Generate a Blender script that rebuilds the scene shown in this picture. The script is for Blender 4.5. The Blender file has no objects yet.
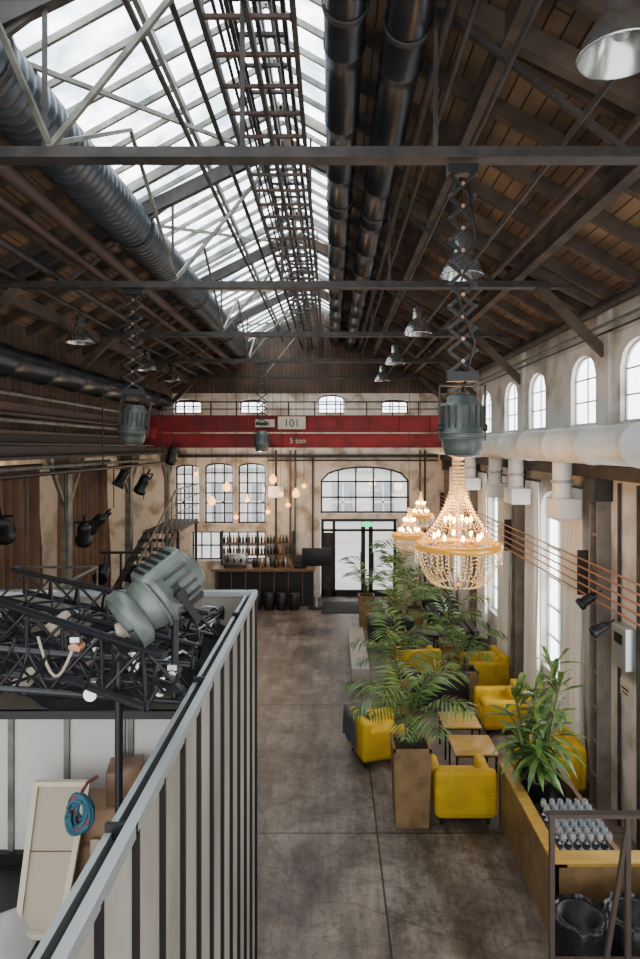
import bpy, bmesh, math, random
from mathutils import Vector, Matrix, Euler
random.seed(7)
scene = bpy.context.scene
pi = math.pi
F=639.0; CX=332.0; CY=447.0; H=4.7
def P(x,y,d): return Vector(((x-CX)/F*d, d, H-(y-CY)/F*d))

# ------------------------------------------------------------------ materials
def new_mat(name):
    m=bpy.data.materials.new(name); m.use_nodes=True
    nt=m.node_tree; b=nt.nodes['Principled BSDF']; return m,nt,b
def mat(name,c1,rough=.6,metal=0,c2=None,scale=4,detail=6,bump=0,bscale=None,contrast=(.35,.65),emit=None,estr=0,stretch=None):
    m,nt,b=new_mat(name); N=nt.nodes; L=nt.links
    b.inputs['Base Color'].default_value=(*c1,1); b.inputs['Roughness'].default_value=rough; b.inputs['Metallic'].default_value=metal
    if c2 is not None or bump:
        g=N.new('ShaderNodeNewGeometry'); n=N.new('ShaderNodeTexNoise'); n.inputs['Scale'].default_value=scale; n.inputs['Detail'].default_value=detail
        src=g.outputs['Position']
        if stretch:
            mp=N.new('ShaderNodeMapping'); mp.inputs['Scale'].default_value=stretch; L.new(src,mp.inputs['Vector']); src=mp.outputs['Vector']
        L.new(src,n.inputs['Vector'])
        if c2 is not None:
            r=N.new('ShaderNodeValToRGB'); r.color_ramp.elements[0].position=contrast[0]; r.color_ramp.elements[1].position=contrast[1]
            r.color_ramp.elements[0].color=(*c1,1); r.color_ramp.elements[1].color=(*c2,1)
            L.new(n.outputs['Fac'],r.inputs['Fac']); L.new(r.outputs['Color'],b.inputs['Base Color'])
        if bump:
            n2=N.new('ShaderNodeTexNoise'); n2.inputs['Scale'].default_value=bscale or scale*4; n2.inputs['Detail'].default_value=5; L.new(src,n2.inputs['Vector'])
            bp=N.new('ShaderNodeBump'); bp.inputs['Strength'].default_value=bump; bp.inputs['Distance'].default_value=.02
            L.new(n2.outputs['Fac'],bp.inputs['Height']); L.new(bp.outputs['Normal'],b.inputs['Normal'])
    if emit: 
        b.inputs['Emission Color'].default_value=(*emit,1); b.inputs['Emission Strength'].default_value=estr
    return m
def planks(name,ca,cb,mortar,axes,w=3.0,h=.13,ms=.008,rough=.75):
    m,nt,b=new_mat(name); N=nt.nodes; L=nt.links
    g=N.new('ShaderNodeNewGeometry'); s=N.new('ShaderNodeSeparateXYZ'); c=N.new('ShaderNodeCombineXYZ')
    L.new(g.outputs['Position'],s.inputs[0]); L.new(s.outputs[axes[0]],c.inputs[0]); L.new(s.outputs[axes[1]],c.inputs[1])
    br=N.new('ShaderNodeTexBrick'); br.inputs['Scale'].default_value=1; br.inputs['Brick Width'].default_value=w; br.inputs['Row Height'].default_value=h
    br.inputs['Mortar Size'].default_value=ms; br.inputs['Color1'].default_value=(*ca,1); br.inputs['Color2'].default_value=(*cb,1); br.inputs['Mortar'].default_value=(*mortar,1)
    L.new(c.outputs[0],br.inputs['Vector'])
    n=N.new('ShaderNodeTexNoise'); n.inputs['Scale'].default_value=1.2; n.inputs['Detail'].default_value=8; L.new(g.outputs['Position'],n.inputs['Vector'])
    mx=N.new('ShaderNodeMix'); mx.data_type='RGBA'; mx.blend_type='MULTIPLY'; mx.inputs[0].default_value=.85
    r=N.new('ShaderNodeValToRGB'); r.color_ramp.elements[0].position=.35; r.color_ramp.elements[1].position=.62; r.color_ramp.elements[0].color=(.34,.32,.30,1); r.color_ramp.elements[1].color=(1.25,1.2,1.12,1)
    L.new(n.outputs['Fac'],r.inputs['Fac']); L.new(br.outputs['Color'],mx.inputs[6]); L.new(r.outputs['Color'],mx.inputs[7]); L.new(mx.outputs[2],b.inputs['Base Color'])
    b.inputs['Roughness'].default_value=rough
    return m
def emis(name,c,s,c2=None,scale=3,base=.5):
    m,nt,b=new_mat(name); N=nt.nodes; L=nt.links
    b.inputs['Base Color'].default_value=(*[x*base for x in c],1); b.inputs['Roughness'].default_value=.3
    b.inputs['Emission Color'].default_value=(*c,1); b.inputs['Emission Strength'].default_value=s
    if c2:
        g=N.new('ShaderNodeNewGeometry'); n=N.new('ShaderNodeTexNoise'); n.inputs['Scale'].default_value=scale; n.inputs['Detail'].default_value=6
        L.new(g.outputs['Position'],n.inputs['Vector']); r=N.new('ShaderNodeValToRGB')
        r.color_ramp.elements[0].position=.36; r.color_ramp.elements[1].position=.62; r.color_ramp.elements[0].color=(*c2,1); r.color_ramp.elements[1].color=(*c,1)
        L.new(n.outputs['Fac'],r.inputs['Fac']); L.new(r.outputs['Color'],b.inputs['Emission Color'])
    return m
M={}
M['roof']=planks('roof_boards',(.24,.15,.085),(.15,.095,.058),(.02,.014,.01),(1,0))
M['gable']=planks('gable_boards',(.105,.068,.044),(.07,.045,.03),(.012,.009,.007),(2,0))
M['rafter']=mat('rafter_wood',(.040,.028,.020),.8,c2=(.10,.065,.042),scale=3)
M['steel']=mat('dark_steel',(.020,.018,.017),.6,.1,c2=(.05,.041,.036),scale=6)
M['rust']=mat('rusty_steel',(.085,.043,.032),.65,.1,c2=(.048,.032,.026),scale=5)
M['pale']=mat('pale_painted_steel',(.20,.20,.165),.55,.1,c2=(.09,.085,.07),scale=5)
M['black']=mat('black_metal',(.010,.010,.011),.45,.2)
M['blackduct']=mat('black_duct',(.022,.024,.028),.34,.6,c2=(.042,.044,.05),scale=3)
M['ribduct']=mat('ribbed_duct',(.05,.062,.072),.38,.5,c2=(.085,.10,.115),scale=2)
M['whiteduct']=mat('white_duct',(.70,.69,.64),.45,0,c2=(.80,.79,.75),scale=3)
M['red']=mat('crane_red',(.30,.008,.010),.6,.0,c2=(.15,.008,.009),scale=3)
M['plaster']=mat('old_plaster',(.34,.30,.24),.85,0,c2=(.66,.63,.57),scale=1.5,detail=12,bump=.4,bscale=14,contrast=(.34,.52))
M['plaster2']=mat('far_plaster',(.38,.31,.23),.85,0,c2=(.74,.69,.60),scale=2.0,detail=12,bump=.3,bscale=12,contrast=(.36,.52))
M['darkwall']=mat('dark_wall',(.06,.047,.037),.85,0,c2=(.11,.085,.063),scale=2)
M['glassrim']=mat('window_frame_white',(.50,.51,.50),.5)
M['win']=emis('window_glowing_glass',(.96,.98,1),6.5,(.78,.84,.9),2)  # panes emit the daylight themselves instead of letting the sky through
M['sky']=emis('skylight_glowing_glass',(.92,.965,1),9.0,(.26,.34,.41),2.6)  # emission stands in for sky light through the glazing; darker blotches are dirt
M['yellow']=mat('yellow_velvet',(.70,.44,.004),.7,0,c2=(.54,.33,.003),scale=5)
M['yellowtop']=mat('yellow_wood',(.50,.31,.06),.4,0,c2=(.38,.22,.045),scale=3,stretch=(1,6,1))
M['tan']=mat('tan_planter',(.28,.17,.075),.5,0,c2=(.16,.095,.04),scale=5,detail=9)
M['soil']=mat('soil',(.03,.02,.012),.95)
M['blackfab']=mat('black_fabric',(.006,.006,.007),.9,0,bump=.5,scale=6)
M['leather']=mat('black_leather',(.012,.012,.015),.4)
M['green']=mat('palm_leaf',(.035,.095,.018),.45,0,c2=(.15,.25,.05),scale=5)
M['green2']=mat('broad_leaf',(.028,.09,.025),.35,0,c2=(.17,.27,.055),scale=7)
M['stem']=mat('plant_stem',(.12,.15,.05),.7)
M['cream']=mat('cream_curtain',(.78,.74,.66),.9,0,c2=(.84,.81,.74),scale=2)
M['brownc']=mat('brown_curtain',(.10,.052,.032),.9,0,c2=(.16,.085,.05),scale=2)
M['panel']=mat('beige_panel',(.235,.21,.175),.85,0,c2=(.40,.37,.32),scale=1.6,detail=10,contrast=(.32,.68),stretch=(1,1,.45))
M['panelw']=mat('white_panel',(.60,.58,.55),.8,0,c2=(.50,.48,.45),scale=1.5)
M['rail']=mat('aluminium_rail',(.46,.48,.48),.35,.5)
M['spot']=mat('spotlight_enamel',(.085,.105,.093),.42,.2,c2=(.14,.16,.145),scale=9)
M['spotd']=mat('dark_spotlight_enamel',(.05,.063,.056),.42,.2,c2=(.09,.105,.095),scale=9)
M['chrome']=mat('brushed_aluminium',(.50,.50,.48),.25,.9)
M['lens']=mat('lens_glass',(.35,.37,.36),.1,.2)
M['copper']=mat('copper_pipe',(.46,.22,.12),.4,.5)
M['gold']=mat('glowing_gold_brass',(.55,.30,.06),.3,.6,emit=(1,.42,.04),estr=.55)  # emission puts warm lamplight into the brass itself
M['crystal']=mat('glowing_crystal_beads',(.62,.46,.22),.12,.2,emit=(1,.47,.09),estr=.75)  # beads emit the warm shine the bulbs would give them
M['crystalc']=mat('glowing_clear_beads',(.75,.72,.66),.08,.3,emit=(1,.7,.4),estr=.25)  # weaker added glow, standing in for bulb light caught in the crystal
M['bulb']=emis('warm_bulb',(1,.55,.17),40)
M['amber']=emis('amber_glass',(1,.40,.08),5.0)
M['lampin']=mat('reflector_inside',(.5,.5,.48),.2,.8)
M['blanket']=mat('grey_blanket',(.09,.09,.10),.95)
M['wood']=mat('brown_wood',(.20,.11,.055),.45,0,c2=(.12,.065,.035),scale=5)
M['card']=mat('cardboard',(.27,.165,.095),.85)
M['ropeb']=mat('blue_rope',(.03,.12,.17),.8)
M['ropep']=mat('red_rope',(.22,.05,.05),.8)
M['canvas']=mat('raw_canvas',(.44,.37,.28),.85)
M['sign']=mat('ivory_sign',(.60,.54,.40),.6)
M['mat']=mat('rubber_mat',(.025,.025,.025),.9)
M['bag']=mat('bin_bag',(.008,.008,.010),.28,0,bump=1,scale=4,bscale=9)
M['glassware']=mat('clear_glassware',(.6,.63,.66),.08,.5)
M['exit']=emis('exit_green',(.05,.7,.3),2.5)
M['pave']=mat('paving',(.55,.54,.52),.9,0,c2=(.45,.44,.43),scale=1)
M['facade']=mat('facade',(.66,.62,.58),.9)
M['facwin']=mat('facade_window',(.30,.32,.35),.3)
M['concrete']=mat('plinth_concrete',(.42,.38,.33),.8,0,c2=(.34,.31,.27),scale=3)
M['bottle']=mat('bottle_glass',(.05,.09,.05),.1)
M['pilaster']=mat('pilaster_brown',(.15,.12,.095),.6,.1,c2=(.24,.205,.17),scale=4)
M['railing']=mat('railing_brown',(.055,.038,.029),.5,.2)
m,nt,b=new_mat('clear_glass'); N=nt.nodes; L=nt.links
t=N.new('ShaderNodeBsdfTransparent'); t.inputs[0].default_value=(.93,.96,.97,1); g=N.new('ShaderNodeBsdfGlossy'); g.inputs['Roughness'].default_value=.03
mx=N.new('ShaderNodeMixShader'); mx.inputs[0].default_value=.08; L.new(t.outputs[0],mx.inputs[1]); L.new(g.outputs[0],mx.inputs[2]); L.new(mx.outputs[0],N['Material Output'].inputs['Surface']); M['glass']=m
# floor
m,nt,b=new_mat('worn_concrete_floor'); N=nt.nodes; L=nt.links
g=N.new('ShaderNodeNewGeometry')
def noise(sc,det,ro,stretch=None,dist=0):
    n=N.new('ShaderNodeTexNoise'); n.inputs['Scale'].default_value=sc; n.inputs['Detail'].default_value=det; n.inputs['Roughness'].default_value=ro; n.inputs['Distortion'].default_value=dist
    if stretch:
        mp=N.new('ShaderNodeMapping'); mp.inputs['Scale'].default_value=stretch; L.new(g.outputs['Position'],mp.inputs[0]); L.new(mp.outputs[0],n.inputs['Vector'])
    else: L.new(g.outputs['Position'],n.inputs['Vector'])
    return n.outputs['Fac']
def ramp(src,p0,c0,p1,c1,mid=None):
    r=N.new('ShaderNodeValToRGB'); e=r.color_ramp.elements; e[0].position=p0; e[0].color=(*c0,1); e[1].position=p1; e[1].color=(*c1,1)
    if mid: x=e.new(mid[0]); x.color=(*mid[1],1)
    L.new(src,r.inputs['Fac']); return r.outputs['Color']
def mul(a,c,f=1,mode='MULTIPLY'):
    mx=N.new('ShaderNodeMix'); mx.data_type='RGBA'; mx.blend_type=mode; mx.inputs[0].default_value=f; L.new(a,mx.inputs[6]); L.new(c,mx.inputs[7]); return mx.outputs[2]
nf=noise(1.2,13,.76,None,.4)
col=ramp(nf,.36,(.062,.048,.038),.66,(.33,.285,.24),(.5,(.175,.147,.121)))
st=ramp(noise(.9,10,.68,(2.4,.35,1)),.40,(.48,.45,.42),.56,(1.08,1.06,1.04)); col=mul(col,st,.9)
sp=ramp(noise(8,7,.75),.38,(.36,.33,.31),.48,(1,1,1)); col=mul(col,sp,.6)
vo=N.new('ShaderNodeTexVoronoi'); vo.feature='DISTANCE_TO_EDGE'; vo.inputs['Scale'].default_value=.42
nv=N.new('ShaderNodeTexNoise'); nv.inputs['Scale'].default_value=1.1; nv.inputs['Detail'].default_value=8; L.new(g.outputs['Position'],nv.inputs['Vector'])
ad=N.new('ShaderNodeVectorMath'); ad.operation='MULTIPLY_ADD'; L.new(nv.outputs['Color'],ad.inputs[0]); ad.inputs[1].default_value=(.7,.7,0); L.new(g.outputs['Position'],ad.inputs[2]); L.new(ad.outputs[0],vo.inputs['Vector'])
ck=ramp(vo.outputs['Distance'],.0,(.3,.28,.27),.006,(1,1,1)); col=mul(col,ck,.55)
br=N.new('ShaderNodeTexBrick'); br.offset=0; br.inputs['Scale'].default_value=1; br.inputs['Brick Width'].default_value=3.6; br.inputs['Row Height'].default_value=3.9; br.inputs['Mortar Size'].default_value=.012
br.inputs['Color1'].default_value=(1,1,1,1); br.inputs['Color2'].default_value=(.84,.84,.84,1); br.inputs['Mortar'].default_value=(.22,.21,.2,1)
mp=N.new('ShaderNodeMapping'); mp.inputs['Location'].default_value=(-.55+3.6,.02,0); L.new(g.outputs['Position'],mp.inputs['Vector']); L.new(mp.outputs[0],br.inputs['Vector'])
col=mul(col,br.outputs['Color'],1); L.new(col,b.inputs['Base Color'])
mr=N.new('ShaderNodeMapRange'); mr.inputs['From Min'].default_value=.3; mr.inputs['From Max'].default_value=.7; mr.inputs['To Min'].default_value=.34; mr.inputs['To Max'].default_value=.6
L.new(nf,mr.inputs['Value']); L.new(mr.outputs['Result'],b.inputs['Roughness'])
bp=N.new('ShaderNodeBump'); bp.inputs['Strength'].default_value=.18; bp.inputs['Distance'].default_value=.012
L.new(noise(10,4,.6),bp.inputs['Height']); L.new(bp.outputs['Normal'],b.inputs['Normal'])
M['floor']=m

# ------------------------------------------------------------------ mesh builder
class B:
    def __init__(s,name): s.name=name; s.v=[]; s.f=[]; s.fm=[]; s.sm=[]; s.mats=[]; s.X=Matrix.Identity(4)
    def place(s,loc=(0,0,0),rz=0,sc=1,rx=0,ry=0):
        s.X=Matrix.Translation(loc)@Euler((rx,ry,rz)).to_matrix().to_4x4()@Matrix.Scale(sc,4); return s
    def aim(s,loc,d,sc=1):
        s.X=Matrix.Translation(loc)@Vector(d).to_track_quat('-Z','Y').to_matrix().to_4x4()@Matrix.Scale(sc,4); return s
    def add(s,vs,fs,m,smooth=False):
        if m not in s.mats: s.mats.append(m)
        mi=s.mats.index(m); o=len(s.v)
        for v in vs: s.v.append(s.X@Vector(v))
        for f in fs: s.f.append(tuple(i+o for i in f)); s.fm.append(mi); s.sm.append(smooth)
    def box(s,c,d,m,rot=None):
        c=Vector(c); R=Euler(rot).to_matrix() if rot else None
        vs=[]
        for z in(-.5,.5):
            for y in(-.5,.5):
                for x in(-.5,.5):
                    p=Vector((x*d[0],y*d[1],z*d[2])); p=(R@p if R else p)+c; vs.append(p)
        s.add(vs,[(0,2,3,1),(4,5,7,6),(0,1,5,4),(2,6,7,3),(0,4,6,2),(1,3,7,5)],m)
    def bx(s,x0,x1,y0,y1,z0,z1,m): s.box(((x0+x1)/2,(y0+y1)/2,(z0+z1)/2),(x1-x0,y1-y0,z1-z0),m)
    def rbox(s,c,d,m,r=.05,seg=3,rot=None):
        bm=bmesh.new(); bmesh.ops.create_cube(bm,size=1); bmesh.ops.scale(bm,vec=d,verts=bm.verts)
        bmesh.ops.bevel(bm,geom=list(bm.edges)+list(bm.verts),offset=min(r,min(d)*.48),segments=seg,affect='EDGES',profile=.5)
        R=Euler(rot).to_matrix() if rot else Matrix.Identity(3); c=Vector(c)
        bm.verts.index_update(); s.add([R@v.co+c for v in bm.verts],[[v.index for v in f.verts] for f in bm.faces],m,True); bm.free()
    def beam(s,a,b,w,h,m):
        a=Vector(a); b=Vector(b); d=(b-a).normalized(); up=Vector((0,0,1))
        if abs(d.z)>.99: up=Vector((0,1,0))
        sx=d.cross(up).normalized(); u=sx.cross(d).normalized(); vs=[]
        for p in(a,b):
            for i,j in((-1,-1),(1,-1),(1,1),(-1,1)): vs.append(p+sx*i*w/2+u*j*h/2)
        s.add(vs,[(0,1,2,3),(7,6,5,4),(0,4,5,1),(1,5,6,2),(2,6,7,3),(3,7,4,0)],m)
    def cyl(s,a,b,r,m,r2=None,seg=12,caps=True):
        a=Vector(a); b=Vector(b); r2=r if r2 is None else r2; d=(b-a).normalized()
        q=d.orthogonal().normalized(); w=d.cross(q); vs=[]
        for p,R in((a,r),(b,r2)):
            for i in range(seg):
                t=2*pi*i/seg; vs.append(p+q*math.cos(t)*R+w*math.sin(t)*R)
        s.add(vs,[(i,(i+1)%seg,seg+(i+1)%seg,seg+i) for i in range(seg)],m,True)
        if caps: s.add(vs,[tuple(range(seg-1,-1,-1)),tuple(range(seg,2*seg))],m)
    def lathe(s,prof,c,m,seg=24,axis=(0,0,1)):
        c=Vector(c); d=Vector(axis).normalized(); q=d.orthogonal().normalized(); w=d.cross(q); vs=[];fs=[]
        for r,z in prof:
            for i in range(seg):
                t=2*pi*i/seg; vs.append(c+d*z+(q*math.cos(t)+w*math.sin(t))*r)
        for k in range(len(prof)-1):
            for i in range(seg):
                j=(i+1)%seg; fs.append((k*seg+i,k*seg+j,(k+1)*seg+j,(k+1)*seg+i))
        s.add(vs,fs,m,True)
    def tube(s,pts,r,m,seg=6):
        pts=[Vector(p) for p in pts]; vs=[];fs=[]; n=len(pts); q=None
        for k,p in enumerate(pts):
            d=(pts[min(k+1,n-1)]-pts[max(k-1,0)]).normalized()
            if q is None: q=d.orthogonal().normalized()
            else: q=(q-d*q.dot(d)); q=q.normalized() if q.length>1e-6 else d.orthogonal().normalized()
            w=d.cross(q); rr=r[k] if isinstance(r,(list,tuple)) else r
            for i in range(seg):
                t=2*pi*i/seg; vs.append(p+(q*math.cos(t)+w*math.sin(t))*rr)
        for k in range(n-1):
            for i in range(seg):
                j=(i+1)%seg; fs.append((k*seg+i,k*seg+j,(k+1)*seg+j,(k+1)*seg+i))
        fs.append(tuple(range(seg-1,-1,-1))); fs.append(tuple(range((n-1)*seg,n*seg)))
        s.add(vs,fs,m,True)
    def octa(s,c,r,m,h=None):
        c=Vector(c); h=h or r; vs=[c+Vector((r,0,0)),c+Vector((0,r,0)),c-Vector((r,0,0)),c-Vector((0,r,0)),c+Vector((0,0,h)),c-Vector((0,0,h))]
        s.add(vs,[(0,1,4),(1,2,4),(2,3,4),(3,0,4),(1,0,5),(2,1,5),(3,2,5),(0,3,5)],m)
    def ball(s,c,r,m,seg=12,sz=1):
        s.lathe([(max(1e-4,r*math.sin(pi*k/8)),-r*sz*math.cos(pi*k/8)) for k in range(9)],c,m,seg)
    def done(s):
        lo=Vector((min(v[i] for v in s.v) for i in range(3))); hi=Vector((max(v[i] for v in s.v) for i in range(3)))
        o=Vector(((lo.x+hi.x)/2,(lo.y+hi.y)/2,lo.z))
        me=bpy.data.meshes.new(s.name); me.from_pydata([v-o for v in s.v],[],s.f)
        for m in s.mats: me.materials.append(M[m])
        me.polygons.foreach_set('material_index',s.fm); me.polygons.foreach_set('use_smooth',s.sm); me.update()
        ob=bpy.data.objects.new(s.name,me); ob.location=o; scene.collection.objects.link(ob); return ob

# ------------------------------------------------------------------ dimensions
XR=3.6; XL=-5.0; YF=20.0; YB=-3.0; RX=-.65; EZ=6.65; RZ=9.05
TY=[.9,4.64,8.37,12.05,15.75,19.4]
def roofz(x): return RZ-(RZ-EZ)*(x-RX)/(XR-RX) if x>RX else RZ-(RZ-EZ)*(RX-x)/(RX-XL)

b=B('floor'); b.bx(-8.2,XR+.4,YB,YF+.4,-.2,0,'floor'); b.done()

def wall(name,fn,u0,u1,z0,z1,ops,m,th=.4):
    w=B(name)
    def pr(a,c,zb,zt):
        if c-a<1e-4 or zt-zb<1e-4: return
        vs=[fn(a,zb,0),fn(c,zb,0),fn(c,zt,0),fn(a,zt,0),fn(a,zb,th),fn(c,zb,th),fn(c,zt,th),fn(a,zt,th)]
        w.add(vs,[(0,1,2,3),(7,6,5,4),(0,4,5,1),(1,5,6,2),(2,6,7,3),(3,7,4,0)],m)
    us=sorted(set([u0,u1]+[o[0] for o in ops]+[o[1] for o in ops]))
    for a,c in zip(us,us[1:]):
        mid=(a+c)/2; zz=z0
        for o in sorted([o for o in ops if o[0]<mid<o[1]],key=lambda o:o[2]):
            pr(a,c,zz,o[2]); zz=o[3]
        pr(a,c,zz,z1)
    for o in ops:
        if o[4]>0:
            n=12; half=(o[1]-o[0])/2; cu=(o[0]+o[1])/2
            for k in range(n):
                ua=o[0]+(o[1]-o[0])*k/n; ub=o[0]+(o[1]-o[0])*(k+1)/n
                f=lambda u:o[3]-o[4]+o[4]*math.sqrt(max(0,1-((u-cu)/half)**2))
                za,zb=f(ua),f(ub)
                vs=[fn(ua,za,0),fn(ub,zb,0),fn(ub,o[3],0),fn(ua,o[3],0),fn(ua,za,th),fn(ub,zb,th),fn(ub,o[3],th),fn(ua,o[3],th)]
                w.add(vs,[(0,1,2,3),(7,6,5,4),(0,4,5,1)],m)
    return w
def window(name,fn,o,glass,frame,nu,nz,t=.22,bar=.035):
    w=B(name); a,c,zb,zt,rise=o; n=12; half=(c-a)/2; cu=(a+c)/2
    f=lambda u:(zt-rise+rise*math.sqrt(max(0,1-((u-cu)/half)**2))) if rise>0 else zt
    for k in range(n):
        ua=a+(c-a)*k/n; ub=a+(c-a)*(k+1)/n
        w.add([fn(ua,zb,t),fn(ub,zb,t),fn(ub,f(ub),t),fn(ua,f(ua),t)],[(0,1,2,3)],glass)
        w.beam(fn(ua,f(ua)-bar*.6,t-.02),fn(ub,f(ub)-bar*.6,t-.02),bar*1.4,bar*1.4,frame)
    for k in range(nu+1):
        u=a+(c-a)*k/nu; u=min(max(u,a+bar*.6),c-bar*.6); w.beam(fn(u,zb,t-.02),fn(u,f(u),t-.02),bar,bar,frame)
    for k in range(nz+1):
        z=zb+(zt-zb)*k/nz
        if k==nz and rise>0: continue
        if k==0: z+=bar*.6
        if rise>0 and z>zt-rise:
            hw=half*math.sqrt(max(0,1-((z-(zt-rise))/rise)**2))
        else: hw=half
        w.beam(fn(cu-hw,z,t-.02),fn(cu+hw,z,t-.02),bar,bar,frame)
    return w.done()
fr=lambda u,z,t:Vector((XR+t,u,z))
ff=lambda u,z,t:Vector((u,YF+t,z))
rops=[]
for i in range(6):
    y0=TY[i-1] if i else -2.8
    y1=TY[i] ; mid=(y0+y1)/2
    for s in(-1.03,1.03): rops.append((mid+s-.45,mid+s+.45,5.02,6.0,.3))
    rops.append((mid-.8,mid+.8,1.0,4.0,.3))
w=wall('wall_right',fr,YB,YF+.4,0,EZ,rops,'plaster'); w.done()
wi=0
for o in rops:
    if o[1]<1.5: continue
    wi+=1
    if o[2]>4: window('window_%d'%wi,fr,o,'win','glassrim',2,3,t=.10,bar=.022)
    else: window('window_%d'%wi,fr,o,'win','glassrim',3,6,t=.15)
fops=[(-4.0,-3.1,2.3,4.2,.12),(-2.95,-2.08,2.3,4.2,.12),(-4.92,-4.15,2.3,4.15,.1),
      (-4.4,-2.08,1.15,2.05,0),(-.36,2.42,2.62,4.1,.45),(-.36,2.05,0,2.45,0),
      (-4.95,-4.1,5.75,6.2,.12),(-2.9,-2.1,5.75,6.2,.12),(-.45,.4,5.75,6.35,.15),(1.55,2.4,5.75,6.2,.12)]
w=wall('wall_far',ff,XL-3.2,XR+.4,0,EZ,fops,'plaster2'); w.done()
for o in fops:
    if o[2]==0: continue
    wi+=1
    if o[0]==-.36: window('window_%d'%wi,ff,o,'glass','steel',5,3,bar=.05)
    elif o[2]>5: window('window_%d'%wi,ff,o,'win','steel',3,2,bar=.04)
    elif o[2]<2: window('window_%d'%wi,ff,o,'glass','steel',8,2,bar=.04)
    else: window('window_%d'%wi,ff,o,'glass','steel',3,6,bar=.04)
b=B('wall_gable'); b.add([(XL-.3,YF,EZ),(XR+.3,YF,EZ),(RX,YF,RZ+.1),(XL-.3,YF+.3,EZ),(XR+.3,YF+.3,EZ),(RX,YF+.3,RZ+.1)],[(0,1,2),(5,4,3),(0,3,4,1),(1,4,5,2),(2,5,3,0)],'gable')
b.bx(XL,XR,YF-.03,YF,6.38,EZ,'gable')
b.done()
b=B('wall_left'); b.bx(XL-.3,XL,YB,YF,4.95,EZ,'darkwall')
for y in[k*.22+YB for k in range(int((YF-YB)/.22))]: b.bx(XL,XL+.02,y,y+.2,4.95,EZ,'gable')
b.done()
b=B('wall_aisle'); b.bx(-8.4,-8.2,YB,YF,0,5.2,'plaster'); b.done()
b=B('ceiling_aisle'); b.bx(-8.4,XL-.3,YB,YF,5.0,5.2,'darkwall'); b.done()

# ceiling
GL=-2.65; GR=-.02
b=B('ceiling')
def slab(x0,x1,m,th=.06,y0=YB,y1=YF+.4):
    z0,z1=roofz(x0),roofz(x1)
    b.add([(x0,y0,z0),(x1,y0,z1),(x1,y1,z1),(x0,y1,z0),(x0,y0,z0+th),(x1,y0,z1+th),(x1,y1,z1+th),(x0,y1,z0+th)],[(0,1,2,3),(7,6,5,4),(0,4,5,1),(1,5,6,2),(2,6,7,3),(3,7,4,0)],m)
slab(GR,XR+.4,'roof'); slab(XL-.4,GL,'roof')
y=YB+.2
while y<YF:
    for x0,x1 in((GR,XR),(XL,GL)):
        b.beam((x0,y,roofz(x0)-.08),(x1,y,roofz(x1)-.08),.08,.14,'rafter')
    y+=.78
for x in(1.3,2.5,-3.5,-4.4,GL-.06,GR+.05): b.beam((x,YB,roofz(x)-.24),(x,YF,roofz(x)-.24),.12,.18,'rafter')
b.done()
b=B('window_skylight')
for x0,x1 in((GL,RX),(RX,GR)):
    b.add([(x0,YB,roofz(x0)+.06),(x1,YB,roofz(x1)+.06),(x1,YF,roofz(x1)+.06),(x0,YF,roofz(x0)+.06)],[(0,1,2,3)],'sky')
y=YB+.1; k=0
while y<YF:
    for x0,x1 in((GL,RX),(RX,GR)):
        big=(k%8==0); b.beam((x0,y,roofz(x0)+(.02 if not big else -.01)),(x1,y,roofz(x1)+(.02 if not big else -.01)),.035 if not big else .08,.06 if not big else .11,'pale')
    y+=.46; k+=1
for x in(GL,GL+1.0,RX-.06,RX+.06,GR): b.beam((x,YB,roofz(x)-.03),(x,YF,roofz(x)-.03),.05,.08,'pale')
b.done()
for i,ty in enumerate(TY):
    b=B('roof_truss')
    b.beam((XL,ty,6.83),(XR,ty,6.83),.08,.07,'steel'); b.beam((XL,ty,6.785),(XR,ty,6.785),.14,.02,'steel')
    for sx,xe in((1,XR),(-1,XL)):
        b.beam((xe,ty,EZ-.1),(RX,ty,RZ-.38),.1,.17,'rafter' if sx>0 else 'steel')
        xa=RX+(xe-RX)*.33; xb=RX+(xe-RX)*.66
        b.beam((xa,ty,6.83),(xa,ty,roofz(xa)-.3),.03,.03,'steel')
        b.beam((xb,ty,6.83),(xa,ty,roofz(xa)-.35),.045,.045,'steel')
        if sx<0: b.beam((xa,ty,6.83),(RX,ty,roofz(RX)-.45),.04,.04,'pale')
        b.beam((xe,ty,5.9),(xe-sx*.9,ty,6.8),.09,.12,'rafter')
    b.beam((RX,ty,6.83),(RX,ty,RZ-.4),.035,.035,'steel')
    if i<len(TY)-1:
        y2=TY[i+1]
        x=RX-1.4
        b.beam((x,ty,6.9),(x,(ty+y2)/2,roofz(x)-.35),.035,.035,'pale'); b.beam((x,y2,6.9),(x,(ty+y2)/2,roofz(x)-.35),.035,.035,'pale')
        b.beam((GL,ty,roofz(GL)-.3),(RX-.3,y2,roofz(RX)-.5),.04,.04,'pale')
    b.done()
def duct(name,x,z,r,m,y0=YB,y1=YF,rib=None,seg=20,sup=None):
    b=B(name); prof=[]; y=y0
    if rib:
        while y<y1: prof+=[(r,y),(r,y+rib*.55),(r*.93,y+rib*.7),(r*.93,y+rib*.85)]; y+=rib
    else:
        while y<y1: prof+=[(r,y),(r,y+.98),(r*1.06,y+.99),(r*1.06,y+1.05),(r,y+1.06)]; y+=1.2
    prof=[(.001,prof[0][1])]+prof+[(.001,prof[-1][1])]
    b.lathe(prof,(x,0,z),m,seg,(0,1,0))
    if sup:
        for ty in TY: 
            b.beam((x,ty+.1,z+r),(x,ty+.1,sup),.03,.03,'steel')
            b.lathe([(r*1.03,-.03),(r*1.09,-.03),(r*1.09,.03),(r*1.03,.03)],(x,ty+.1,z),'steel',seg,(0,1,0))
    return b.done()
duct('ventilation_duct',.10,8.0,.165,'blackduct',sup=roofz(.1))
duct('ventilation_duct',.56,7.85,.17,'blackduct',sup=roofz(.56))
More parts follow.
